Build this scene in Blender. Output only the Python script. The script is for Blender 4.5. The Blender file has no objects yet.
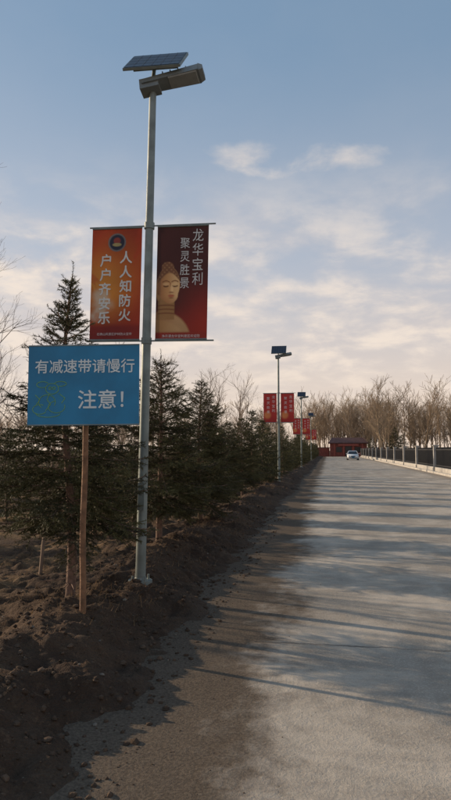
import bpy, math, numpy as np
from mathutils import Matrix, Vector
S=bpy.context.scene
COL=S.collection
R=np.random.RandomState
# ---------------------------------------------------------------- helpers
def nrm(a):
    return a/np.maximum(np.linalg.norm(a,axis=-1,keepdims=True),1e-9)
_tab=R(5).rand(256,256)
def vnoise(x,y,s=0):
    x=np.asarray(x,float)+s*17.3; y=np.asarray(y,float)+s*9.1
    xi=np.floor(x).astype(int); yi=np.floor(y).astype(int)
    fx=x-xi; fy=y-yi; fx=fx*fx*(3-2*fx); fy=fy*fy*(3-2*fy)
    g=lambda a,b:_tab[a&255,b&255]
    return ((g(xi,yi)*(1-fx)+g(xi+1,yi)*fx)*(1-fy)+(g(xi,yi+1)*(1-fx)+g(xi+1,yi+1)*fx)*fy)*2-1
def fbm(x,y,o=4,s=0):
    r=0;a=1
    for i in range(o):
        r=r+a*vnoise(x*2**i,y*2**i,s+i*3);a*=.5
    return r/1.6
def sst(a,b,x):
    t=np.clip((x-a)/(b-a),0,1);return t*t*(3-2*t)

class Acc:
    def __init__(s): s.V=[];s.F=[];s.M=[];s.C=[];s.S=[];s.n=0
    def add(s,v,f,mat=0,col=None,smooth=False):
        v=np.asarray(v,float).reshape(-1,3); f=np.asarray(f,int)
        s.V.append(v); s.F.append(f+s.n); s.n+=len(v)
        s.M.append(np.full(len(f),mat)); s.S.append(np.full(len(f),smooth))
        if col is None: col=np.ones((len(v),3))
        col=np.asarray(col,float)
        if col.ndim==1: col=np.tile(col,(len(v),1))
        s.C.append(col)
    def box(s,c,size,rot=None,mat=0,col=None):
        h=np.array(size)/2
        v=np.array([[x,y,z] for x in(-1,1) for y in(-1,1) for z in(-1,1)])*h
        if rot is not None: v=v@np.array(rot.to_3x3()).T
        s.add(v+np.array(c),[[0,1,3,2],[4,6,7,5],[0,4,5,1],[2,3,7,6],[0,2,6,4],[1,5,7,3]],mat,col)
    def hull8(s,b,t,mat=0,col=None):
        s.add(list(b)+list(t),[[3,2,1,0],[4,5,6,7],[0,1,5,4],[1,2,6,5],[2,3,7,6],[3,0,4,7]],mat,col)
    def tube(s,P0,P1,R0,R1,k=6,mat=0,col=None,smooth=True,caps=False):
        P0=np.atleast_2d(P0).astype(float);P1=np.atleast_2d(P1).astype(float)
        n=len(P0);R0=np.broadcast_to(R0,(n,));R1=np.broadcast_to(R1,(n,))
        d=nrm(P1-P0);ref=np.where(np.abs(d[:,2:3])>.9,[[1.,0,0]],[[0,0,1.]])
        a=nrm(np.cross(d,ref));b=np.cross(d,a)
        th=np.arange(k)*2*math.pi/k
        o=a[:,None,:]*np.cos(th)[None,:,None]+b[:,None,:]*np.sin(th)[None,:,None]
        v=np.concatenate([P0[:,None]+o*R0[:,None,None],P1[:,None]+o*R1[:,None,None]],1)
        i=np.arange(k);j=(i+1)%k
        f=np.stack([i,i+k,j+k,j],1)[None]+(np.arange(n)*2*k)[:,None,None]
        if col is not None:
            col=np.asarray(col,float)
            if col.ndim==2: col=np.repeat(col,2*k,axis=0)
        s.add(v.reshape(-1,3),f.reshape(-1,4),mat,col,smooth)
        if caps:
            for q in range(n):
                s.add(v[q,:k],[list(range(k))],mat,None); s.add(v[q,k:],[list(range(k))[::-1]],mat,None)
    def mesh(s,name,mats):
        me=bpy.data.meshes.new(name)
        V=np.concatenate(s.V);C=np.concatenate(s.C)
        lt=np.concatenate([np.full(len(f),f.shape[1]) for f in s.F])
        L=np.concatenate([f.reshape(-1) for f in s.F])
        me.vertices.add(len(V));me.vertices.foreach_set('co',V.astype(np.float32).ravel())
        me.loops.add(len(L));me.loops.foreach_set('vertex_index',L.astype(np.int32))
        me.polygons.add(len(lt))
        me.polygons.foreach_set('loop_start',(np.cumsum(lt)-lt).astype(np.int32))
        me.polygons.foreach_set('loop_total',lt.astype(np.int32))
        me.polygons.foreach_set('material_index',np.concatenate(s.M).astype(np.int32))
        me.polygons.foreach_set('use_smooth',np.concatenate(s.S).astype(bool))
        at=me.color_attributes.new('Col','FLOAT_COLOR','POINT')
        at.data.foreach_set('color',np.concatenate([C,np.ones((len(C),1))],1).astype(np.float32).ravel())
        for m in mats: me.materials.append(m)
        me.update(calc_edges=True);me.validate()
        return me
    def obj(s,name,mats,loc=(0,0,0)):
        return put(name,s.mesh(name,mats),loc)
def put(name,me,loc=(0,0,0),rot=(0,0,0),sc=(1,1,1)):
    o=bpy.data.objects.new(name,me);COL.objects.link(o);o.location=loc;o.rotation_euler=rot;o.scale=sc;return o

# ---------------------------------------------------------------- materials
class NT:
    def __init__(s,nt): s.t=nt
    def n(s,typ,**k):
        nd=s.t.nodes.new(typ)
        for a,b in k.items(): setattr(nd,a,b)
        return nd
    def l(s,a,b): s.t.links.new(a,b)
    def m(s,op,a,b=None,c=None,clamp=False):
        nd=s.t.nodes.new('ShaderNodeMath');nd.operation=op;nd.use_clamp=clamp
        for i,x in enumerate((a,b,c)):
            if x is None: continue
            if isinstance(x,(int,float)): nd.inputs[i].default_value=x
            else: s.l(x,nd.inputs[i])
        return nd.outputs[0]
    def mix(s,f,a,b,bt='MIX'):
        nd=s.t.nodes.new('ShaderNodeMix');nd.data_type='RGBA';nd.blend_type=bt
        for k,x in ((0,f),(6,a),(7,b)):
            if isinstance(x,(int,float)): nd.inputs[k].default_value=x
            elif isinstance(x,tuple): nd.inputs[k].default_value=(*x,1)
            else: s.l(x,nd.inputs[k])
        return nd.outputs[2]
    def mr(s,v,a,b,c=0.,d=1.,sm=True):
        nd=s.t.nodes.new('ShaderNodeMapRange');nd.interpolation_type='SMOOTHSTEP' if sm else 'LINEAR'
        s.l(v,nd.inputs[0])
        for i,x in enumerate((a,b,c,d)): nd.inputs[i+1].default_value=x
        return nd.outputs[0]
    def noise(s,vec,sc,det=4,rough=.55,dist=0):
        nd=s.n('ShaderNodeTexNoise');nd.inputs['Scale'].default_value=sc;nd.inputs['Detail'].default_value=det
        nd.inputs['Roughness'].default_value=rough;nd.inputs['Distortion'].default_value=dist
        s.l(vec,nd.inputs['Vector']);return nd.outputs[0]
    def bump(s,h,st,dist=.02):
        nd=s.n('ShaderNodeBump');nd.inputs['Strength'].default_value=st;nd.inputs['Distance'].default_value=dist
        s.l(h,nd.inputs['Height']);return nd.outputs[0]
def mat(name):
    m=bpy.data.materials.new(name);m.use_nodes=True
    t=NT(m.node_tree);return m,t,m.node_tree.nodes['Principled BSDF']
def simple(name,c,rough=.6,metal=0,var=.25,scale=6,bump=0,attr=False,spec=.5,transl=0):
    m,t,p=mat(name)
    if name in('spruce_needles','bare_bark'):
        t.l(t.n('ShaderNodeVertexColor',layer_name='Col').outputs[0],p.inputs['Base Color'])
        p.inputs['Roughness'].default_value=rough;p.inputs['Specular IOR Level'].default_value=spec
        return m
    tc=t.n('ShaderNodeTexCoord').outputs['Object']
    nz=t.noise(tc,scale,5)
    v=t.mr(nz,.3,.7,1-var,1+var*.6)
    base=tuple(c)
    if attr:
        a=t.n('ShaderNodeVertexColor',layer_name='Col').outputs[0]
        cc=t.mix(1.,a,base,'MULTIPLY')
    else: cc=base
    x=t.n('ShaderNodeCombineColor');
    for i in range(3): t.l(v,x.inputs[i])
    cc=t.mix(1.,x.outputs[0],cc,'MULTIPLY')
    t.l(cc,p.inputs['Base Color']);p.inputs['Roughness'].default_value=rough;p.inputs['Metallic'].default_value=metal
    p.inputs['Specular IOR Level'].default_value=spec
    if bump: t.l(t.bump(t.noise(tc,scale*5,4),bump),p.inputs['Normal'])
    if transl:
        tr=t.n('ShaderNodeBsdfTranslucent');t.l(cc,tr.inputs[0])
        ms=t.n('ShaderNodeMixShader');ms.inputs[0].default_value=transl
        t.l(p.outputs[0],ms.inputs[1]);t.l(tr.outputs[0],ms.inputs[2])
        t.l(ms.outputs[0],m.node_tree.nodes['Material Output'].inputs[0])
    return m
M_pole=simple('galvanised_metal',(.21,.24,.225),.5,.25,.25,5,.05)
M_lamp=simple('lamp_housing',(.21,.23,.225),.5,.2,.15,8)
M_lens=simple('lamp_lens',(.30,.31,.29),.25,0,.1,8)
M_cell=simple('solar_cell',(.018,.024,.045),.35,.1,.2,10)
M_cellline=simple('solar_grid_line',(.16,.18,.21),.5,0,.1,10)
M_print=simple('banner_print',(1,1,1),.6,0,.06,4,attr=True,transl=.25,spec=.3)
M_white=simple('white_print',(.78,.78,.74),.6,0,.05,4,transl=.2)
M_blue=simple('blue_board',(.008,.20,.39),.45,0,.2,2.5)
M_wtxt=simple('white_letter_paint',(.75,.8,.8),.5,0,.06,6)
M_green=simple('green_drawing_paint',(.22,.46,.14),.5,0,.1,6)
M_wood=simple('wood_post',(.24,.12,.06),.8,0,.4,14,.4)
M_needle=simple('spruce_needles',(1,1,1),.65,0,.2,2,attr=True,spec=.25)
M_bark=simple('spruce_bark',(.20,.12,.085),.9,0,.4,18,.6)
M_bare=simple('bare_bark',(1,1,1),.9,0,.2,2,attr=True,spec=.2)
M_hedge=simple('hedge_leaves',(1,1,1),.8,0,.2,1,attr=True,spec=.2)
M_conc=simple('concrete',(.42,.39,.35),.85,0,.2,3,.2)
M_iron=simple('dark_iron',(.02,.02,.022),.5,.3,.1,3)
M_brick=simple('red_wall',(.26,.075,.055),.85,0,.2,2,.1)
M_roof=simple('roof_tile',(.12,.06,.055),.8,0,.2,2,.1)
M_dark=simple('dark_opening',(.02,.02,.022),.3,0,.1,2)
M_car=simple('white_car_paint',(.75,.75,.74),.25,0,.03,2)
M_glass=simple('car_glass',(.02,.025,.03),.08,0,.05,2)
M_tyre=simple('tyre_rubber',(.025,.025,.025),.8,0,.1,9)
M_light=simple('car_light',(.6,.6,.55),.15,0,.05,9)
M_clod=simple('soil_clod',(1,1,1),.95,0,.35,9,.6,attr=True,spec=.15)
M_grass=simple('dry_grass_blades',(1,1,1),.8,0,.1,5,attr=True,transl=.3,spec=.2)

def soil():
    m,t,p=mat('soil')
    g=t.n('ShaderNodeTexCoord').outputs['Object']
    sx=t.n('ShaderNodeSeparateXYZ');t.l(g,sx.inputs[0])
    a=t.noise(g,1.3,6,.6);b=t.noise(g,14,6,.65);c=t.noise(g,70,3,.6)
    col=t.mix(t.mr(a,.35,.65),(.055,.034,.023),(.105,.066,.042))
    col=t.mix(t.mr(b,.52,.75),col,(.155,.10,.062))
    w=t.m('ADD',sx.outputs[0],t.m('MULTIPLY',t.m('SUBTRACT',a,.5),.9))
    dust=t.mr(w,-1.6,-1.1)
    dust=t.m('MULTIPLY',dust,t.mr(b,.3,.6,.5,1.))
    col=t.mix(dust,col,(.095,.068,.048))
    col=t.mix(t.m('MULTIPLY',t.mr(t.noise(g,.7,6,.7),.45,.62),t.mr(sx.outputs[0],-2.4,-4.2)),col,(.24,.15,.078))
    col=t.mix(t.mr(c,.3,.7,.0,.4),col,(.035,.022,.016))
    t.l(col,p.inputs['Base Color']);p.inputs['Roughness'].default_value=.95;p.inputs['Specular IOR Level'].default_value=.15
    h=t.m('ADD',b,t.m('MULTIPLY',c,.4))
    t.l(t.bump(h,.9,.05),p.inputs['Normal']);return m
def roadm():
    m,t,p=mat('dusty_concrete')
    g=t.n('ShaderNodeTexCoord').outputs['Object']
    sx=t.n('ShaderNodeSeparateXYZ');t.l(g,sx.inputs[0])
    X,Y=sx.outputs[0],sx.outputs[1]
    big=t.noise(g,.8,6,.62,.4);med=t.noise(g,5,6,.65);fine=t.noise(g,55,4,.7);gr=t.noise(g,180,2,.7)
    mp=t.n('ShaderNodeMapping');mp.inputs['Scale'].default_value=(1.6,.12,1);t.l(g,mp.inputs[0])
    st=t.noise(mp.outputs[0],1.2,5,.6)
    mp2=t.n('ShaderNodeMapping');mp2.inputs['Scale'].default_value=(.5,3.2,1);t.l(g,mp2.inputs[0])
    tv=t.noise(mp2.outputs[0],1.5,6,.65)
    col=t.mix(t.mr(big,.35,.65),(.43,.37,.30),(.52,.45,.37))
    col=t.mix(t.mr(med,.46,.68,0,.5),col,(.35,.30,.245))
    col=t.mix(t.mr(tv,.48,.68,0,.5),col,(.33,.28,.23))
    col=t.mix(t.mr(st,.45,.65,0,.5),col,(.56,.49,.41))
    agg=t.n('ShaderNodeTexVoronoi');agg.inputs['Scale'].default_value=45;t.l(g,agg.inputs['Vector'])
    ag=t.mr(agg.outputs['Distance'],.1,.45)
    col=t.mix(t.m('MULTIPLY',t.mr(big,.58,.44),t.m('MULTIPLY',ag,.4)),col,(.20,.172,.145))
    col=t.mix(t.mr(fine,.52,.72,0,.5),col,(.60,.53,.44))
    col=t.mix(t.mr(gr,.5,.72,0,.5),col,(.15,.13,.11))
    yj=t.m('ADD',t.m('ADD',Y,t.m('MULTIPLY',t.m('SUBTRACT',med,.5),.16)),1.2)
    fr=t.m('ABSOLUTE',t.m('SUBTRACT',t.m('FRACT',t.m('DIVIDE',yj,4.5)),.5))
    line=t.m('MULTIPLY',t.mr(fr,.006,.001,0,1),t.mr(big,.4,.6,.3,1.))
    col=t.mix(t.m('MULTIPLY',line,.8),col,(.08,.07,.06))
    w=t.m('ADD',X,t.m('MULTIPLY',t.m('SUBTRACT',big,.5),1.3))
    w=t.m('ADD',w,t.m('MULTIPLY',t.m('SUBTRACT',med,.5),.8))
    w_=t.m('SUBTRACT',w,t.mr(Y,7.,2.5,0,.10))
    d=t.mr(w_,-.2,-.75)
    col=t.mix(t.m('MULTIPLY',d,.95),col,t.mix(t.mr(fine,.4,.6),(.078,.057,.041),(.13,.097,.070)))
    w2=t.mr(w,6.2,6.9);col=t.mix(t.m('MULTIPLY',w2,.7),col,(.29,.23,.17))
    t.l(col,p.inputs['Base Color']);p.inputs['Roughness'].default_value=1.;p.inputs['Specular IOR Level'].default_value=.08
    h=t.m('ADD',t.m('MULTIPLY',fine,.7),t.m('ADD',t.m('MULTIPLY',gr,.3),t.m('MULTIPLY',med,1.4)))
    h=t.m('SUBTRACT',h,line)
    t.l(t.bump(h,.6,.020),p.inputs['Normal']);return m
M_soil=soil();M_road=roadm()

# ---------------------------------------------------------------- ground
def hgt(x,y):
    x=np.asarray(x,float);y=np.asarray(y,float)
    e=-1.08+.20*sst(5.5,2.5,y)+.13*vnoise(y*.35,y*0+3,1)+.10*vnoise(y*1.3,y*0,2)+.05*vnoise(y*4,x*4,4)
    t=e-x
    rise=sst(-.12,.9,t)*.17-.06
    berm=.13*np.exp(-((t-1.15)/.42)**2)*(1+.5*vnoise(x*.8,y*.8,9))
    down=-.14*sst(1.7,3.0,t)
    rough=sst(.0,.55,t)*(.11*fbm(x*2.6,y*2.6,5,3)+.065*np.abs(fbm(x*8,y*8,3,8)))
    roll=sst(4,30,t)*.15*fbm(x*.15,y*.15,3,5)
    lft=rise+berm+down+rough+roll
    rg=-.06+sst(7.5,7.9,x)*.14-.9*sst(9.5,13,x)+.04*fbm(x,y,3,6)*sst(8,9,x)
    return np.where(x<3,lft,rg)
def axis(parts):
    return np.unique(np.round(np.concatenate([np.arange(a,b,s) for a,b,s in parts]),4))
xs=axis([(-900,-100,80),(-100,-30,7),(-30,-10,1),(-10,-5,.2),(-5,-.6,.035),(-.6,3,.6),(3,7.4,.8),(7.4,14,.3),(14,40,4),(40,900,70)])
ys=axis([(-60,0,5),(0,1.5,.2),(1.5,9,.035),(9,18,.07),(18,40,.25),(40,100,1.5),(100,300,10),(300,1600,100)])
X,Y=np.meshgrid(xs,ys);Z=hgt(X,Y)
nx,ny=len(xs),len(ys)
i=np.arange(nx-1)[None]+np.arange(ny-1)[:,None]*nx
f=np.stack([i,i+1,i+1+nx,i+nx],-1).reshape(-1,4)
g=Acc();g.add(np.stack([X,Y,Z],-1).reshape(-1,3),f,0,None,True);g.obj('ground',[M_soil])
rx=np.linspace(-3,7.1,30);ry=axis([(-30,0,2),(0,30,.5),(30,162,3)])
X,Y=np.meshgrid(rx,ry);Z=.004+.012*fbm(X*.5,Y*.5,2,11)*sst(-1,0.5,X)
i=np.arange(len(rx)-1)[None]+np.arange(len(ry)-1)[:,None]*len(rx)
f=np.stack([i,i+1,i+1+len(rx),i+len(rx)],-1).reshape(-1,4)
g=Acc();g.add(np.stack([X,Y,Z],-1).reshape(-1,3),f,0,None,True);g.obj('road',[M_road])
g=Acc()
for k in range(90):
    y=-10+k*1.8
    g.box((7.19,y+.9,.06),(.16,1.785,.16))
g.obj('kerb',[M_conc])

# clods / stones
rng=R(21)
n=9000
yy=1.8+rng.rand(n)**1.6*16;tt=np.abs(rng.normal(1.1,.7,n));xx=-1.15-tt+.15
m=rng.rand(n)<.16;xx[m]=-1.2+rng.rand(m.sum())**2*1.3
sz=.004+.018*rng.rand(n)**4;sz[m]*=.22
zz=np.maximum(hgt(xx,yy),.004)
phi=(1+5**.5)/2
ico=nrm(np.array([[-1,phi,0],[1,phi,0],[-1,-phi,0],[1,-phi,0],[0,-1,phi],[0,1,phi],[0,-1,-phi],[0,1,-phi],[phi,0,-1],[phi,0,1],[-phi,0,-1],[-phi,0,1]],float))
icf=np.array([[0,11,5],[0,5,1],[0,1,7],[0,7,10],[0,10,11],[1,5,9],[5,11,4],[11,10,2],[10,7,6],[7,1,8],[3,9,4],[3,4,2],[3,2,6],[3,6,8],[3,8,9],[4,9,5],[2,4,11],[6,2,10],[8,6,7],[9,8,1]])
v=ico[None]*(1+.45*(rng.rand(n,12,1)-.5))*sz[:,None,None]*(np.array([1,1,.65])+rng.rand(n,1,3)*.5)
v+=np.stack([xx,yy,zz+sz*.2],-1)[:,None]
ff=icf[None]+(np.arange(n)*12)[:,None,None]
br=.7+.7*rng.rand(n,1);base=np.array([.085,.056,.038])
c=np.repeat(np.where(rng.rand(n,1)<.02,np.array([[.18,.15,.12]]),base[None]*br),12,axis=0)
g=Acc();g.add(v.reshape(-1,3),ff.reshape(-1,3),0,c);g.obj('soil_clods',[M_clod])

# dry grass and litter
rng=R(33)
nc=2600;cx=-1.6-rng.rand(nc)**1.2*7;cy=2.5+rng.rand(nc)**1.2*30
keep=vnoise(cx*1.1,cy*1.1,31)>.05;cx=cx[keep];cy=cy[keep];nc=len(cx)
per=16;bx=np.repeat(cx,per)+rng.normal(0,.10,nc*per);by=np.repeat(cy,per)+rng.normal(0,.10,nc*per)
bz=hgt(bx,by)-.005;L=.03+.11*rng.rand(nc*per)**2
a=rng.rand(nc*per)*6.283;inc=.5+rng.rand(nc*per)*1.0
d=np.stack([np.cos(a)*np.sin(inc),np.sin(a)*np.sin(inc),np.cos(inc)],-1)
sd=np.stack([-np.sin(a),np.cos(a),a*0],-1)*.0024
p=np.stack([bx,by,bz],-1)
v=np.stack([p-sd,p+sd,p+d*L[:,None]],1).reshape(-1,3)
c=np.repeat(np.array([[.28,.175,.09]])*(.4+.8*rng.rand(nc*per,1)),3,axis=0)
g=Acc();g.add(v,np.arange(len(v)).reshape(-1,3),0,c);g.obj('dry_grass',[M_grass])

# ---------------------------------------------------------------- spruces
def needle_cards(P0,P1,per_m,ln,wd,rng,col):
    le=np.linalg.norm(P1-P0,axis=1);cnt=rng.poisson(le*per_m);idx=np.repeat(np.arange(len(P0)),cnt);n=len(idx)
    t=rng.rand(n,1);pos=P0[idx]*(1-t)+P1[idx]*t;d=nrm(P1-P0)[idx]
    pr=nrm(np.cross(d,rng.normal(size=(n,3))));an=(.75+.3*rng.rand(n,1))
    nd=d*np.cos(an)+pr*np.sin(an);sd=nrm(np.cross(nd,rng.normal(size=(n,3))))*wd*.5
    l=ln*(.7+.6*rng.rand(n,1))
    v=np.stack([pos-sd,pos+sd,pos+nd*l],1).reshape(-1,3)
    c=np.repeat(col[idx]*(.75+.5*rng.rand(n,1)),3,axis=0)
    return v,np.arange(len(v)).reshape(-1,3),c
def spruce(seed,H=3.1,z0=.62,Rm=.78,dens=230,ln=.028,wd=.006,power=.62,zstep=.075,lod=0):
    rng=R(seed);g=Acc()
    k=14;zt=np.linspace(-.1,H,k);bend=rng.normal(0,.05,2)
    tx=bend[0]*np.sin(zt*1.6+seed)*.8;ty=bend[1]*np.sin(zt*1.3+2*seed)
    tr=np.stack([tx,ty,zt],1);rad=.045*(1-zt/H)**.8+.004
    rad=np.clip(rad,.004,.06)
    g.tube(tr[:-1],tr[1:],rad[:-1],rad[1:],8 if lod==0 else 5,1)
    S0=[];S1=[];SC=[];T0=[];T1=[]
    z=z0
    for q in range(14):
        zz=.2+rng.rand()*.45;a=rng.rand()*6.28;c=np.array([np.interp(zz,zt,tx),np.interp(zz,zt,ty),zz])
        l=.08+.25*rng.rand();e=c+l*np.array([math.cos(a),math.sin(a),-.3+.3*rng.rand()]);T0.append(c);T1.append(e)
    while z<H-.06:
        fr=(z-z0)/(H-z0)
        L=Rm*((1-fr)**power)*(.6+.4*min(1,fr*6+.25))
        if fr>.72: L*=1-.45*(fr-.72)/.28
        nb=rng.randint(6,9) if fr<.8 else 5
        a0=rng.rand()*6.28
        for b in range(nb):
            a=a0+b*6.283/nb+rng.normal(0,.2);l=max(.06,L*(.6+.55*rng.rand()))
            el=-.12+.80*fr+rng.normal(0,.12)
            pts=[np.array([np.interp(z,zt,tx),np.interp(z,zt,ty),z+rng.normal(0,.025)])]
            ns=max(3,int(l/(.075 if lod==0 else .12)));st=l/ns
            shade=(.45+.9*rng.rand())
            for s in range(ns):
                u=s/ns;e=el-.35*math.sin(u*2.2)*(1-fr)+.55*u*u
                a2=a+rng.normal(0,.06)
                pts.append(pts[-1]+st*np.array([math.cos(a2)*math.cos(e),math.sin(a2)*math.cos(e),math.sin(e)]))
            pts=np.array(pts)
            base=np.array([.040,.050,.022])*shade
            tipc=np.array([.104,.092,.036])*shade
            for s in range(ns):
                u=(s+.5)/ns
                T0.append(pts[s]);T1.append(pts[s+1])
                if u>.15 or fr>.7:
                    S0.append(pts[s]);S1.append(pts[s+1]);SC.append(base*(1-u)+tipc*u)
                if s>=1 or l<.3:
                    for sg in (-1,1):
                        if rng.rand()<.08: continue
                        d=nrm(pts[s+1]-pts[s]);side=nrm(np.cross(d,[0,0,1.]))*sg
                        tl=(l*(1-u)*.5+.08)*(.6+.6*rng.rand())
                        q=pts[s]+(pts[s+1]-pts[s])*rng.rand()
                        dr=nrm(d*.75+side*.8+np.array([0,0,rng.normal(-.12,.25)]))
                        mid=q+dr*tl*.5;dr2=nrm(dr+d*.25+np.array([0,0,rng.normal(-.05,.2)]))
                        e2=mid+dr2*tl*.5
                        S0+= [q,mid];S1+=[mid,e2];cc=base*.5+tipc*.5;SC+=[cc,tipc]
                        if tl>.13:
                            for s2 in (-1,1):
                                sd=nrm(np.cross(dr,[0,0,1.]))*s2
                                e3=mid+nrm(dr*.8+sd*.7+np.array([0,0,rng.normal(-.1,.25)]))*tl*.45
                                S0.append(mid);S1.append(e3);SC.append(tipc)
        z+=(zstep+.045*rng.rand())*(1 if lod==0 else 1.35)
    S0.append(np.array([tx[-1],ty[-1],H-.25]));S1.append(np.array([tx[-1],ty[-1],H+.12]));SC.append(np.array([.05,.06,.03]))
    T0=np.array(T0);T1=np.array(T1)
    S0=np.array(S0);S1=np.array(S1);SC=np.array(SC)
    if lod==0:
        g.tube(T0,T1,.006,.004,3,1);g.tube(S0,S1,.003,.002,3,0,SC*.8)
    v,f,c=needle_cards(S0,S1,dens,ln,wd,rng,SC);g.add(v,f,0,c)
    return g.mesh('spruce_tree',[M_needle,M_bark])
SP=[spruce(1,3.2,.80,1.0,190,power=.95),spruce(2,2.75,.5,1.05,190),spruce(3,2.85,.45,1.08,190)]
SPF=[spruce(11,2.9,.42,1.1,45,.06,.02,lod=1),spruce(12,2.7,.4,1.05,45,.06,.02,lod=1),spruce(13,3.0,.5,1.05,45,.06,.02,lod=1),spruce(14,2.5,.35,1.05,45,.06,.02,lod=1)]
rng=R(77)
def sp(me,x,y,s=1,rz=None):
    z=float(hgt(x,y))-.02
    put('spruce_tree',me,(x,y,z),(rng.normal(0,.02),rng.normal(0,.02),rng.rand()*6.28 if rz is None else rz),(s,s,s))
sp(SP[0],-2.50,6.0,1.0,.5)
sp(SP[1],-2.45,9.4,1.0,1.0)
sp(SP[2],-2.48,12.6,.97)
y=15.4
while y<150:
    me=SP[rng.randint(1,3)] if y<22 else SPF[rng.randint(4)]
    sp(me,-2.75+rng.normal(0,.12),y,.78+.26*rng.rand());y+=2.8+rng.normal(0,.3)
for r,x0 in enumerate([-5.0,-7.6,-10.4,-13.8]):
    y=7.8+r*1.6+rng.rand()
    while y<50:
        if rng.rand()<.75: sp(SPF[rng.randint(4)],x0+rng.normal(0,.35),y,.62+.26*rng.rand())
        y+=3.2+rng.rand()*1.1

# ---------------------------------------------------------------- bare trees
def bare_segments(rng,H,levels=3,spread=.5,nb=16,n2=6):
    P0=[];P1=[];R0=[];R1=[]
    def grow(p,d,L,r,lev):
        ns=6 if lev==0 else (4 if levels==3 else 3)
        pts=[p];dd=d
        for s in range(ns):
            dd=nrm(dd+rng.normal(0,.06 if lev==0 else .14,3)+np.array([0,0,.05 if lev else 0]))
            pts.append(pts[-1]+dd*L/ns)
        for s in range(ns):
            P0.append(pts[s]);P1.append(pts[s+1]);R0.append(r*(1-s/ns*.85));R1.append(r*(1-(s+1)/ns*.85))
        if lev<levels:
            n=nb if lev==0 else (n2 if lev==1 else 4)
            for q in range(n):
                u=(.28+.7*(q+rng.rand())/n) if lev==0 else (.15+.8*rng.rand())
                k=min(ns-1,int(u*ns));b=pts[k]+(pts[k+1]-pts[k])*(u*ns-k)
                a=rng.rand()*6.283
                side=nrm(np.cross(dd,[math.cos(a),math.sin(a),.2]))
                nd=nrm(nrm(np.array(pts[k+1])-pts[k])*(1.-spread*.4)+side*spread+np.array([0,0,.2]))
                grow(b,nd,L*(.42 if lev==0 else .5)*(1.15-u*.6)*(.7+.5*rng.rand()),r*.38*(1.2-u*.7),lev+1)
    grow(np.array([0,0,-.2]),np.array([rng.normal(0,.03),rng.normal(0,.03),1.]),H,H*.011+.02,0)
    return np.array(P0),np.array(P1),np.array(R0),np.array(R1)
BT=[bare_segments(R(200+q),10.,3,.55+.1*(q%3),18) for q in range(4)]
BD=[bare_segments(R(300+q),10.,2,.5+.1*(q%3),20,7) for q in range(8)]
BS=bare_segments(R(411),10.,2,.32,9,4)
bt=[(-11.3,17.5,9.0,0),(-13.5,21,6.6,0),(-16,27,7.5,0),(-12,44,7.6,0),(-9.5,52,7.6,0),(-14,60,8.5,0),(-7.5,58,6.6,0),(-18,40,7.,0),(-24,45,9,0),(-30,50,10,0),(-21,34,7.5,0)]
bt+=[(-11,8.9,7.5,1),(-12,10.1,8.,1),(-11.0,10.9,7.5,1),(-13.5,13.0,9.,1),(-12.5,14.6,8,1)]
# young saplings between the conifers
bt+=[(-3.7,8.1,2.6,2),(-3.3,10.9,2.9,2),(-3.6,14.2,3.2,2),(-4.6,7.0,2.1,2),(-6.2,11.5,3.0,2),(-3.5,18.5,3.6,2),(-6.5,16.5,3.4,2),(-9,20,4,2),(-3.6,24,3.9,2),(-5.5,9.3,2.3,2)]
for q,(x,y,h,sl) in enumerate(bt):
    P0,P1,R0,R1=BS if sl else BT[q%4];s=h/10
    if sl==2: P0,P1,R0,R1=BD[q%8]
    kf={0:.8,1:.6,2:.7}[sl]
    g=Acc();g.tube(P0*s,P1*s,np.maximum(R0*s*kf,.0028),np.maximum(R1*s*kf,.0024),4,0,np.array([.22,.16,.12]) if sl==2 else np.array([.17,.13,.10]))
    o=g.obj('bare_tree',[M_bare],(x,y,float(hgt(x,y))));o.rotation_euler=(0,0,q*1.7)
rng=R(9);g=Acc()
pos=[]
for q in range(270):
    pos.append((9+rng.rand()*95,124+rng.rand()*80,9+6*rng.rand()))
for q in range(80):
    pos.append((-8+rng.rand()*26,172+rng.rand()*50,10+6*rng.rand()))
for q in range(110):
    pos.append((-110+rng.rand()*106,105+rng.rand()*90,6+5*rng.rand()))
for (x,y,h) in pos:
    P0,P1,R0,R1=BD[rng.randint(8)];s=h/10;a=rng.rand()*6.28
    rm=np.array([[math.cos(a),-math.sin(a),0],[math.sin(a),math.cos(a),0],[0,0,1]])
    off=np.array([x,y,-.9 if x>9 else 0])
    c=np.array([.36,.27,.185])*(.6+.6*rng.rand())  # bark colour lightened to paint in aerial haze, with random tone per tree
    g.tube(P0@rm.T*s+off,P1@rm.T*s+off,np.maximum(R0*s,.026),np.maximum(R1*s,.022),3,0,c)
g.obj('distant_trees',[M_bare])
for x,y,s in [(13.5,138,2.7),(15.5,142,2.3),(28,128,3.1),(30,131,2.4),(38,135,2.7),(9.5,150,1.9),(46,130,3.)]:
    put('spruce_tree',SPF[int(x)%4],(x,y,-.9),(0,0,x),(s*.95,s*.95,s))

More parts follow.
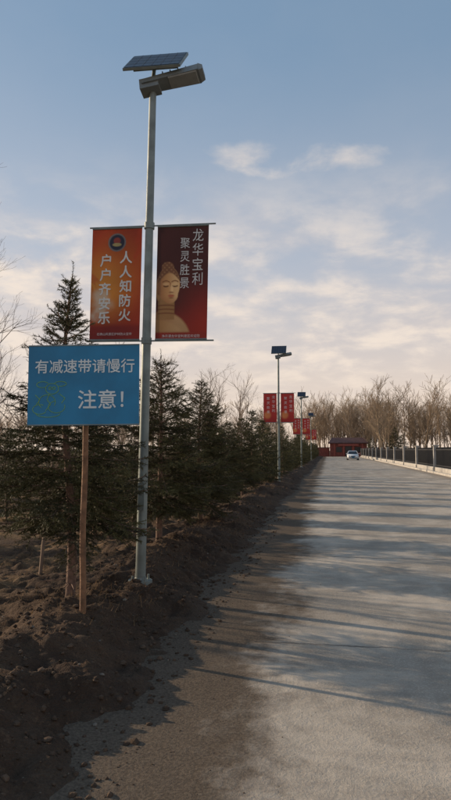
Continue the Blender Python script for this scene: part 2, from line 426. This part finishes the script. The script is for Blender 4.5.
def shrubs(name,spots,seed,col,leaf=.05,per=900):
    rng=R(seed);g=Acc()
    for (x,y,z,rx_,ry_,rz_) in spots:
        n=per
        u=nrm(rng.normal(size=(n,3)))*(.35+.65*rng.rand(n,1)**.5)
        lump=1+.25*np.sin(u[:,0:1]*7+x)*np.cos(u[:,1:2]*6+y)
        p=u*lump*np.array([rx_,ry_,rz_])+np.array([x,y,z]);p[:,2]=np.maximum(p[:,2],z-rz_*.6)
        d1=nrm(rng.normal(size=(n,3)));d2=nrm(np.cross(d1,rng.normal(size=(n,3))))
        l=leaf*(.5+rng.rand(n,1))
        v=np.stack([p-d1*l*.2,p+d2*l*.5,p+d1*l],1).reshape(-1,3)
        c=np.repeat(np.array(col)*(.5+rng.rand(n,1)),3,axis=0);g.add(v,np.arange(3*n).reshape(-1,3),0,c)
    return g.obj(name,[M_hedge])
rng=R(14)
shrubs('hedge',[(9.5+rng.normal(0,.3),30+k*1.1,.68,.9,.9,.85+.15*rng.rand()) for k in range(95)],3,(.045,.036,.024),.2,450)

# ---------------------------------------------------------------- fence on the right
g=Acc()
for k in range(14):
    y=30+k*9.8
    g.box((7.75,y,.95),(.34,.34,1.9),mat=0);g.box((7.75,y,1.93),(.44,.44,.08),mat=0);g.box((7.75,y,.14),(.42,.42,.3),mat=0)
    y0=y+.172;y1=y+9.8-.172
    if k<13:
        g.box((7.75,(y0+y1)/2,.19),(.24,y1-y0-.06,.34),mat=0)
        for z in (.5,1.62): g.box((7.75,(y0+y1)/2,z),(.06,y1-y0,.06),mat=1)
        nb=66
        for b in range(nb):
            yb=y0+(b+.5)*(y1-y0)/nb
            g.box((7.75,yb,1.09),(.034,.034,1.40),mat=1)
g.obj('fence',[M_conc,M_iron])

# ---------------------------------------------------------------- gatehouse
g=Acc()
def gb(c,s,m=0): g.box(c,s,mat=m)
gb((0,0,1.6),(9.,4,3.2));gb((0,0,3.3),(9.8,4.8,.22),2)
g.add([[-4.9,-2.4,3.41],[4.9,-2.4,3.41],[4.9,2.4,3.41],[-4.9,2.4,3.41],[-4.0,0,4.7],[4.0,0,4.7]],[[0,1,5,4],[2,3,4,5]],2)
g.add([[-4.9,-2.4,3.41],[-4.9,2.4,3.41],[-4,0,4.7],[4.9,-2.4,3.41],[4.9,2.4,3.41],[4,0,4.7]],[[1,0,2],[3,4,5]],2)
for x in (-3.4,-1.15,1.15,3.4): gb((x,-2.12,1.6),(.35,.2,3.2),4)
for x in (-2.28,2.28):gb((x,-2.03,1.7),(1.4,.08,1.3),3)
gb((0,-2.03,1.25),(1.5,.08,2.5),3)
gb((0,-2.3,2.85),(5,.1,.5),4)
for sx in (-1,1): gb((sx*8.3,0,1.0),(7.4,.4,2.2));gb((sx*8.3,0,2.2),(7.6,.6,.18),2)
o=g.obj('gatehouse_building',[M_brick,M_conc,M_roof,M_dark,simple('red_column_paint',(.34,.08,.055),.6,0,.1,3)],(4.9,166,0))

# ---------------------------------------------------------------- car
g=Acc()
def loft(st,mat,smooth=False):
    k=len(st[0][1]);v=[]
    for y,rg in st: v+=[[x,y,z] for x,z in rg]
    f=[]
    for a in range(len(st)-1):
        for b in range(k):
            c=(b+1)%k;f.append([a*k+b,a*k+c,(a+1)*k+c,(a+1)*k+b])
    g.add(v,f,mat,None,smooth);g.add(v[:k],[list(range(k))[::-1]],mat);g.add(v[-k:],[list(range(k))],mat)
def ring(w,zb,zt,r=.1): return [(-w+r,zb),(w-r,zb),(w,zb+r),(w,zt-r*1.3),(w-r*1.2,zt),(-w+r*1.2,zt),(-w,zt-r*1.3),(-w,zb+r)]
loft([(-2.2,ring(.7,.34,.66)),(-2.1,ring(.83,.24,.76)),(-1.6,ring(.88,.2,.86)),(-.9,ring(.9,.2,.96)),(1.6,ring(.9,.2,1.0)),(2.05,ring(.86,.24,.96)),(2.15,ring(.78,.32,.85))],0,True)
g.hull8([(-.8,-1.0,.95),(.8,-1.0,.95),(.8,1.75,.98),(-.8,1.75,.98)],[(-.62,-.25,1.42),(.62,-.25,1.42),(.62,1.15,1.42),(-.62,1.15,1.42)],1)
g.hull8([(-.64,-.3,1.40),(.64,-.3,1.40),(.64,1.2,1.40),(-.64,1.2,1.40)],[(-.55,-.15,1.48),(.55,-.15,1.48),(.55,1.05,1.48),(-.55,1.05,1.48)],0)
for sx in(-1,1):
    g.tube([(sx*.79,-1.02,.96)],[(sx*.62,-.26,1.43)],.035,.035,5,0);g.tube([(sx*.79,1.77,.98)],[(sx*.62,1.16,1.43)],.04,.04,5,0);g.tube([(sx*.815,.4,.96)],[(sx*.63,.42,1.43)],.03,.03,5,0)
    for yy_ in(-1.35,1.35):
        g.tube([(sx*.70,yy_,.32)],[(sx*.92,yy_,.32)],.32,.32,18,2,caps=True);g.tube([(sx*.90,yy_,.32)],[(sx*.93,yy_,.32)],.19,.17,12,3,caps=True)
    g.box((sx*.62,-2.13,.64),(.3,.12,.13),mat=3);g.box((sx*.97,-.75,1.02),(.16,.1,.11),mat=0)
    g.box((sx*.6,-2.17,.4),(.16,.06,.08),mat=3)
g.box((0,-2.18,.6),(.7,.08,.14),mat=1);g.box((0,-2.18,.36),(1.0,.08,.12),mat=1);g.box((0,-2.23,.46),(.42,.02,.12),mat=4)
g.obj('parked_car',[M_car,M_glass,M_tyre,M_light,M_blue],(3.85,107,.01))

# ---------------------------------------------------------------- street lamp
g=Acc();DZ=-.21
g.tube([(0,0,0)],[(0,0,5.75+DZ)],.056,.040,20,0,caps=True)
g.tube([(0,0,0),(0,0,.05)],[(0,0,.05),(0,0,.08)],[.13,.07],[.13,.06],16,0,caps=True)
for a in range(4): g.tube([(.1*math.cos(a*1.571+.8),.1*math.sin(a*1.571+.8),.04)],[(.1*math.cos(a*1.571+.8),.1*math.sin(a*1.571+.8),.1)],.012,.012,6,0,caps=True)
g.box((0,-.056,.95),(.07,.02,.3),mat=0)
BZ=3.32
for z in (BZ+.655,BZ-.655):
    g.tube([(-.70,0,z)],[(.76,0,z)],.009,.009,8,0,caps=True)
    g.tube([(0,0,z-.035)],[(0,0,z+.035)],.058,.058,14,0,caps=True)
g.tube([(0,0,5.48),(0,0,5.72)],[(0,0,5.72),(0,.05,5.89)],[.03,.022],[.022,.022],10,0,caps=True)
g.tube([(-.25,.04,5.85)],[(.28,.04,5.85)],.016,.016,6,0,caps=True)
rt=Matrix.Rotation(math.radians(44),4,'X')
pc=np.array([.03,.0,5.91]);r3=np.array(rt.to_3x3())
g.box(pc,(.66,.56,.03),rt,0)
def pl(u,v,w,su,sv,m,th=.004):
    g.box(pc+r3@np.array([u,v,w]),(su,sv,th),rt,m)
pl(0,0,.0185,.63,.53,1)
for q in range(1,6): pl(-.315+q*.105,0,.0225,.004,.53,2,.002)
for q in range(1,4): pl(0,-.265+q*.132,.0245,.63,.003,2,.002)
rl=Matrix.Rotation(math.radians(-9),4,'Y')@Matrix.Rotation(math.radians(-12),4,'X')
r3l=np.array(rl.to_3x3());hc=np.array([.25,-.03,5.86+DZ+.02])
def T(p): return [hc+r3l@np.array(q,float) for q in p]
g.hull8(T([(-.36,-.09,-.045),(.30,-.11,-.045),(.30,.11,-.045),(-.36,.09,-.045)]),T([(-.34,-.07,.03),(.30,-.09,.045),(.30,.09,.045),(-.34,.07,.03)]),3)
g.hull8(T([(-.05,-.085,-.057),(.27,-.09,-.057),(.27,.09,-.057),(-.05,.085,-.057)]),T([(-.05,-.095,-.046),(.28,-.10,-.046),(.28,.10,-.046),(-.05,.095,-.046)]),4)
g.hull8(T([(.302,-.10,-.048),(.35,-.09,-.03),(.35,.09,-.03),(.302,.10,-.048)]),T([(.302,-.10,.045),(.35,-.08,.03),(.35,.08,.03),(.302,.10,.045)]),3)
g.box((-.02,-.03,5.80+DZ),(.22,.16,.13),rl,3)
for q in range(5): g.box(hc+r3l@np.array([-.2+q*.09,0,.05]),(.012,.15,.03),rl,3)
LAMP=g.mesh('street_lamp',[M_pole,M_cell,M_cellline,M_lamp,M_lens])

# ---------------------------------------------------------------- text
def glyphs(txt,size,off=0.):
    cu=bpy.data.curves.new('t','FONT');cu.body=txt;cu.size=size;cu.align_x='CENTER';cu.align_y='CENTER';cu.offset=off;cu.resolution_u=3
    ob=bpy.data.objects.new('t',cu);COL.objects.link(ob)
    bpy.context.view_layer.update()
    me=bpy.data.meshes.new_from_object(ob.evaluated_get(bpy.context.evaluated_depsgraph_get()))
    me.calc_loop_triangles()
    v=np.array([q.co[:] for q in me.vertices]).reshape(-1,3);f=np.array([t.vertices[:] for t in me.loop_triangles]).reshape(-1,3)
    bpy.data.objects.remove(ob);return v,f
def text(acc,txt,cx,cz,size,y,mat,bold=0.,center=True,sx=1.):
    v,f=glyphs(txt,size)
    if len(f)==0: return
    if center: v=v-(v.max(0)+v.min(0))/2
    offs=[(0,0)] if bold==0 else [(-bold,0),(bold,0),(0,-bold),(0,bold)]
    for q,(ox,oz) in enumerate(offs):
        acc.add(np.stack([v[:,0]*sx+cx+ox,np.full(len(v),y-q*.0006),v[:,1]+cz+oz],-1),f,mat)
BW,BH=.585,1.275
def art(fn,nu=90,nv=190):
    s,t=np.meshgrid(np.linspace(0,1,nu),np.linspace(0,1,nv))
    c=fn(s,t)
    yv=.006*np.sin(t*9+s*3)*np.sin(s*3.14)
    v=np.stack([(s-.5)*BW,yv,(.5-t)*BH],-1).reshape(-1,3)
    i=np.arange(nu-1)[None]+np.arange(nv-1)[:,None]*nu
    f=np.stack([i,i+nu,i+nu+1,i+1],-1).reshape(-1,4)
    return v,f,np.clip(c,0,1).reshape(-1,3)
def lay(c,m,col):
    return c*(1-m[...,None])+np.asarray(col,float)*m[...,None]
def ell(s,t,cx,cy,rx,ry,soft=.08):
    d=np.sqrt(((s-cx)/rx)**2+((t-cy)/ry)**2);return sst(1+soft,1-soft,d)
def fire(s,t):
    c=np.zeros(s.shape+(3,))+np.array([.30,.035,.018])
    c=lay(c,ell(s,t,.45,.42,.55,.30,.9)*.8,(.48,.13,.025))
    c=lay(c,ell(s,t,.2,.55,.42,.22,.9)*.75,(.60,.27,.05))
    fl=sst(.05,.5,fbm(s*4,t*6+2*fbm(s*3,t*3,2,4),4,7));c=lay(c,fl*.6*sst(1,.3,t),(.40,.05,.02))
    fg=ell(s,t,.2,.60,.15,.05,.6)+ell(s,t,.25,.69,.18,.06,.6)+ell(s,t,.14,.78,.14,.05,.6)
    c=lay(c,np.clip(fg,0,1)*.8*(.5+.5*sst(-.2,.4,fbm(s*9,t*16,3,2))),(.50,.42,.33))
    c=lay(c,sst(.84,.9,t),(.20,.025,.02))
    em=ell(s,t,.5,.125,.18,.083,.03);c=lay(c,em,(.03,.03,.05));ring_=em*(1-ell(s,t,.5,.125,.15,.07,.05))
    c=lay(c,ring_*.6,(.25,.22,.2))
    c=lay(c,ell(s,t,.5,.11,.07,.03,.15),(.25,.05,.04));c=lay(c,ell(s,t,.5,.145,.09,.016,.2),(.35,.28,.12))
    return c
def buddha(s,t):
    c=np.zeros(s.shape+(3,))+np.array([.06,.02,.018])
    c=lay(c,sst(.2,1,s)*sst(.35,.9,t)*.9,(.30,.03,.02))
    c=lay(c,sst(.65,.95,t)*.6,(.28,.03,.018))
    skin=np.array([.46,.24,.10]);lit=np.array([.62,.41,.21]);dk=np.array([.17,.065,.03])
    sh=ell(s,t,.12,1.02,.56,.26,.06);c=lay(c,sh,skin*.7)
    fold=sh*sst(.2,.9,np.sin((t*26-s*9)+2*np.sin(s*4)));c=lay(c,fold*.55,dk*1.3)
    c=lay(c,sh*sst(.05,.45,s)*.4,lit)
    nk=sst(.17,.15,np.abs(s-.2))*((t>.6)&(t<.83));c=lay(c,nk,skin*.6)
    for z in(.70,.735,.77): c=lay(c,nk*sst(.009,.002,np.abs(t-z-.03*(s-.2)**2*8)),dk)
    c=lay(c,ell(s,t,.045,.56,.05,.10,.1),skin*.8);c=lay(c,ell(s,t,.045,.55,.022,.06,.2),dk)
    hd=ell(s,t,.24,.515,.22,.155,.03);ch=ell(s,t,.27,.605,.155,.078,.03);m=np.maximum(hd,ch);c=lay(c,m,skin)
    c=lay(c,m*sst(.2,.42,s)*.75,lit);c=lay(c,m*sst(.25,.02,s)*.8,dk*1.5)
    c=lay(c,m*sst(.60,.68,t)*.5,dk*1.5)
    hair=np.maximum(hd*sst(.455,.435,t+.06*np.cos((s-.26)*9)-.03),ell(s,t,.22,.365,.12,.05,.06))
    c=lay(c,hair,(.17,.075,.04));curl=hair*sst(.2,.8,np.sin(s*70)*np.sin(t*150));c=lay(c,curl*.6,(.36,.20,.10))
    for ex in(.19,.365):
        c=lay(c,m*sst(.007,.002,np.abs(t-(.497-.012*np.cos((s-ex)*22))))*(np.abs(s-ex)<.07),dk)
        c=lay(c,m*sst(.009,.002,np.abs(t-(.528+.008*np.cos((s-ex)*24))))*(np.abs(s-ex)<.055),dk*.5)
        c=lay(c,ell(s,t,ex,.514,.06,.012,.4)*.5,lit*1.1)
    c=lay(c,sst(.018,.004,np.abs(s-(.275+.02*(t-.5)*8)))*((t>.5)&(t<.585))*.7,dk*1.4)
    c=lay(c,ell(s,t,.305,.56,.03,.04,.5)*.7,lit*1.15);c=lay(c,ell(s,t,.295,.588,.045,.008,.4)*.7,dk)
    c=lay(c,ell(s,t,.295,.618,.06,.012,.3),(.36,.11,.06));c=lay(c,ell(s,t,.295,.636,.05,.006,.4)*.7,dk)
    c=lay(c,sst(.93,.95,t),(.24,.03,.02))
    return c
def redart(s,t):
    c=np.zeros(s.shape+(3,))+np.array([.36,.035,.03]);c=lay(c,sst(.7,1,t)*.6,(.26,.02,.02))
    c=lay(c,ell(s,t,.3,.75,.25,.12,.4)*.5,(.6,.3,.1));return c
def banner_mesh(kind):
    g=Acc();v,f,c=art({'f':fire,'b':buddha,'r':redart}[kind]);g.add(v,f,0,c,True)
    g.tube([(-BW/2,0,BH/2+.004)],[(BW/2,0,BH/2+.004)],.011,.011,8,2,caps=True)
    g.tube([(-BW/2,0,-BH/2-.004)],[(BW/2,0,-BH/2-.004)],.011,.011,8,2,caps=True)
    yy=-.009
    if kind=='f':
        for i_,ch in enumerate('人人知防火'): text(g,ch,.115,.30-i_*.165,.15,yy,1,.0035)
        for i_,ch in enumerate('户户齐安乐'): text(g,ch,-.125,.27-i_*.165,.15,yy,1,.0035)
        text(g,'石佛山风景区护林防火宣传',0,-.575,.034,yy,1)
    elif kind=='b':
        for i_,ch in enumerate('龙华宝利'): text(g,ch,.175,.53-i_*.165,.155,yy,1,sx=.85)
        for i_,ch in enumerate('聚灵胜景'): text(g,ch,.03,.44-i_*.15,.135,yy,1,sx=.85)
        text(g,'净月潭龙华宝利景区欢迎您',0,-.605,.036,yy,1)
    else:
        for i_,ch in enumerate('龙华宝利'): text(g,ch,.15,.48-i_*.2,.15,yy,1)
        for i_,ch in enumerate('聚灵胜景'): text(g,ch,-.08,.42-i_*.2,.14,yy,1)
    return g.mesh('banner',[M_print,M_white,M_pole])
BF,BB,BR=banner_mesh('f'),banner_mesh('b'),banner_mesh('r')
def lamp_at(x,y,lean,bl,br_,rz=0.):
    z=float(hgt(x,y))-.02
    o=put('street_lamp',LAMP,(x,y,z),(0,lean,rz));bpy.context.view_layer.update()
    for me,cx in((bl,-.375),(br_,.39)):
        b=put('banner',me);b.matrix_world=o.matrix_world@Matrix.Translation((cx,0,BZ))
lamp_at(-2.03,6.97,math.radians(.95),BF,BB)
for yq,lq in ((28.8,0),(53,.3),(84,-.3)):
    lamp_at(-2.15,yq,math.radians(lq),BR,BR)

# ---------------------------------------------------------------- blue sign
g=Acc()
sw,shh=.925,.67
g.box((0,0,0),(sw,.012,shh),mat=0)
text(g,'有减速带请慢行',.01,.155,.122,-.008,1,.0012,sx=.98)
text(g,'注意！',.20,-.135,.165,-.008,1,.002,center=False)
for (c_,s_) in [((0,-.008,shh/2-.006),(sw,.003,.008)),((0,-.008,-shh/2+.006),(sw,.003,.008))]: g.box(c_,s_,mat=4)
g.box((0,.022,.2),(.7,.03,.04),mat=3);g.box((0,.022,-.2),(.7,.03,.04),mat=3)
def rib(pts,w=.004):
    P=np.array(pts,float)
    a=np.stack([P[:-1,0],np.full(len(P)-1,-.007),P[:-1,1]],-1);b=np.stack([P[1:,0],np.full(len(P)-1,-.007),P[1:,1]],-1)
    g.tube(a,b,w,w,4,2)
def arc(cx,cy,rx_,ry_,a0,a1,n=14,w=.0028): rib([(cx+rx_*math.cos(math.radians(a)),cy+ry_*math.sin(math.radians(a))) for a in np.linspace(a0,a1,n)],w)
arc(-.26,-.03,.055,.045,0,360);arc(-.34,.005,.05,.025,20,300);arc(-.19,.01,.05,.02,-120,170)
arc(-.30,-.14,.07,.06,-30,230);arc(-.36,-.20,.06,.04,60,330);arc(-.22,-.18,.07,.05,100,380);arc(-.29,-.235,.10,.03,170,360)
rib([(-.28,-.07),(-.30,-.12),(-.27,-.16),(-.31,-.21)],.003);rib([(-.40,-.08),(-.36,-.12),(-.39,-.16)],.003);rib([(-.2,-.07),(-.15,-.11),(-.18,-.15)],.003)
arc(-.275,-.025,.012,.012,0,360,8,.003);arc(-.245,-.025,.012,.012,0,360,8,.003)
sb=g.obj('road_sign',[M_blue,M_wtxt,M_green,M_wood,M_pole])
zb=float(hgt(-1.96,5.13))
sb.location=(-1.985,5.10,2.135);sb.rotation_euler=(math.radians(-1),math.radians(-.4),math.radians(6))
g=Acc()
n_=12;zz_=np.linspace(-.35,2.28-zb,n_)
for q in range(n_-1):
    r0=.027-.004*q/n_
    g.tube([(.006*math.sin(q),.004*math.cos(q*2),zz_[q])],[(.006*math.sin(q+1),.004*math.cos(q*2+2),zz_[q+1])],r0,r0-.0004,9,0)
pt=g.obj('post',[M_wood],(-1.985,5.155,zb))
pt.parent=sb;bpy.context.view_layer.update();pt.matrix_parent_inverse=sb.matrix_world.inverted()

# ---------------------------------------------------------------- light
SE,SA=math.radians(16.5),math.radians(71)
sd=Vector((-math.sin(SA)*math.cos(SE),math.cos(SA)*math.cos(SE),math.sin(SE)))
L=bpy.data.lights.new('sun','SUN');L.energy=5.0;L.angle=math.radians(.6);L.color=(1.,.80,.57)
lo=bpy.data.objects.new('sun',L);COL.objects.link(lo);lo.rotation_euler=(-sd).to_track_quat('-Z','Y').to_euler()
W=bpy.data.worlds.new('World');S.world=W;W.use_nodes=True
t=NT(W.node_tree);bg=W.node_tree.nodes['Background']
sk=t.n('ShaderNodeTexSky');sk.sky_type='NISHITA';sk.sun_disc=False;sk.sun_elevation=SE;sk.sun_rotation=-SA
sk.air_density=1.0;sk.dust_density=2.0;sk.ozone_density=1.5
tc=t.n('ShaderNodeTexCoord').outputs['Generated']
sx=t.n('ShaderNodeSeparateXYZ');t.l(tc,sx.inputs[0])
zc=t.m('MAXIMUM',sx.outputs[2],0.0)
den=t.m('ADD',zc,.22)
cb=t.n('ShaderNodeCombineXYZ');t.l(t.m('DIVIDE',sx.outputs[0],den),cb.inputs[0]);t.l(t.m('DIVIDE',sx.outputs[1],den),cb.inputs[1])
n1=t.noise(cb.outputs[0],1.15,8,.52,.3)
n2=t.noise(cb.outputs[0],4.5,7,.58,.2)
hazec=t.mix(t.mr(zc,.24,.58),(3.5,3.8,4.4),(1.6,2.5,3.6))
hazec=t.mix(t.mr(zc,.32,.0),hazec,(6.5,5.15,4.15))
base=t.mix(t.mr(zc,.6,.0,.72,.9),sk.outputs[0],hazec)
env=t.m('MULTIPLY',t.mr(zc,.02,.15,.4,1),t.mr(zc,.44,.26,.03,1))
cm=t.m('MULTIPLY',t.mr(t.m('ADD',n1,t.m('MULTIPLY',t.m('SUBTRACT',n2,.5),.45)),.36,.64),env)
def puff(d,sxy,sz,th):
    vs=t.n('ShaderNodeVectorMath',operation='SUBTRACT');t.l(tc,vs.inputs[0]);vs.inputs[1].default_value=d
    vm=t.n('ShaderNodeVectorMath',operation='MULTIPLY');t.l(vs.outputs[0],vm.inputs[0]);vm.inputs[1].default_value=(1/sxy,1/sxy*.6,1/sz)
    ln=t.n('ShaderNodeVectorMath',operation='LENGTH');t.l(vm.outputs[0],ln.inputs[0])
    q=t.m('SUBTRACT',1.0,ln.outputs['Value']);q=t.m('ADD',q,t.m('MULTIPLY',t.m('SUBTRACT',n2,.5),4.2))
    return t.mr(q,0.0,1.5,0,th)
pf=t.m('MAXIMUM',puff((-.122,.901,.416),.07,.028,.65),puff((.029,.911,.411),.09,.022,.55))
pf=t.m('MAXIMUM',pf,puff((.1205,.967,.2215),.035,.014,.7))
pf=t.m('MAXIMUM',pf,puff((-.42,.86,.27),.16,.07,.85))
cm=t.m('MAXIMUM',t.m('MULTIPLY',cm,.78),pf)
cl=t.mix(t.mr(n2,.35,.65),(4.7,4.3,4.2),(6.9,5.9,5.0))
fin=t.mix(cm,base,cl)
t.l(fin,bg.inputs[0]);bg.inputs[1].default_value=.138

# ---------------------------------------------------------------- camera
cam=bpy.data.cameras.new('camera');co=bpy.data.objects.new('camera',cam);COL.objects.link(co)
co.location=(0,0,1.6);co.rotation_euler=(math.radians(90+4.385),0,math.radians(8.93))
cam.sensor_fit='VERTICAL';cam.sensor_height=24;cam.lens=19.56;cam.clip_end=5000;cam.clip_start=.05
S.camera=co
S.view_settings.view_transform='Standard';S.view_settings.look='None';S.view_settings.exposure=0
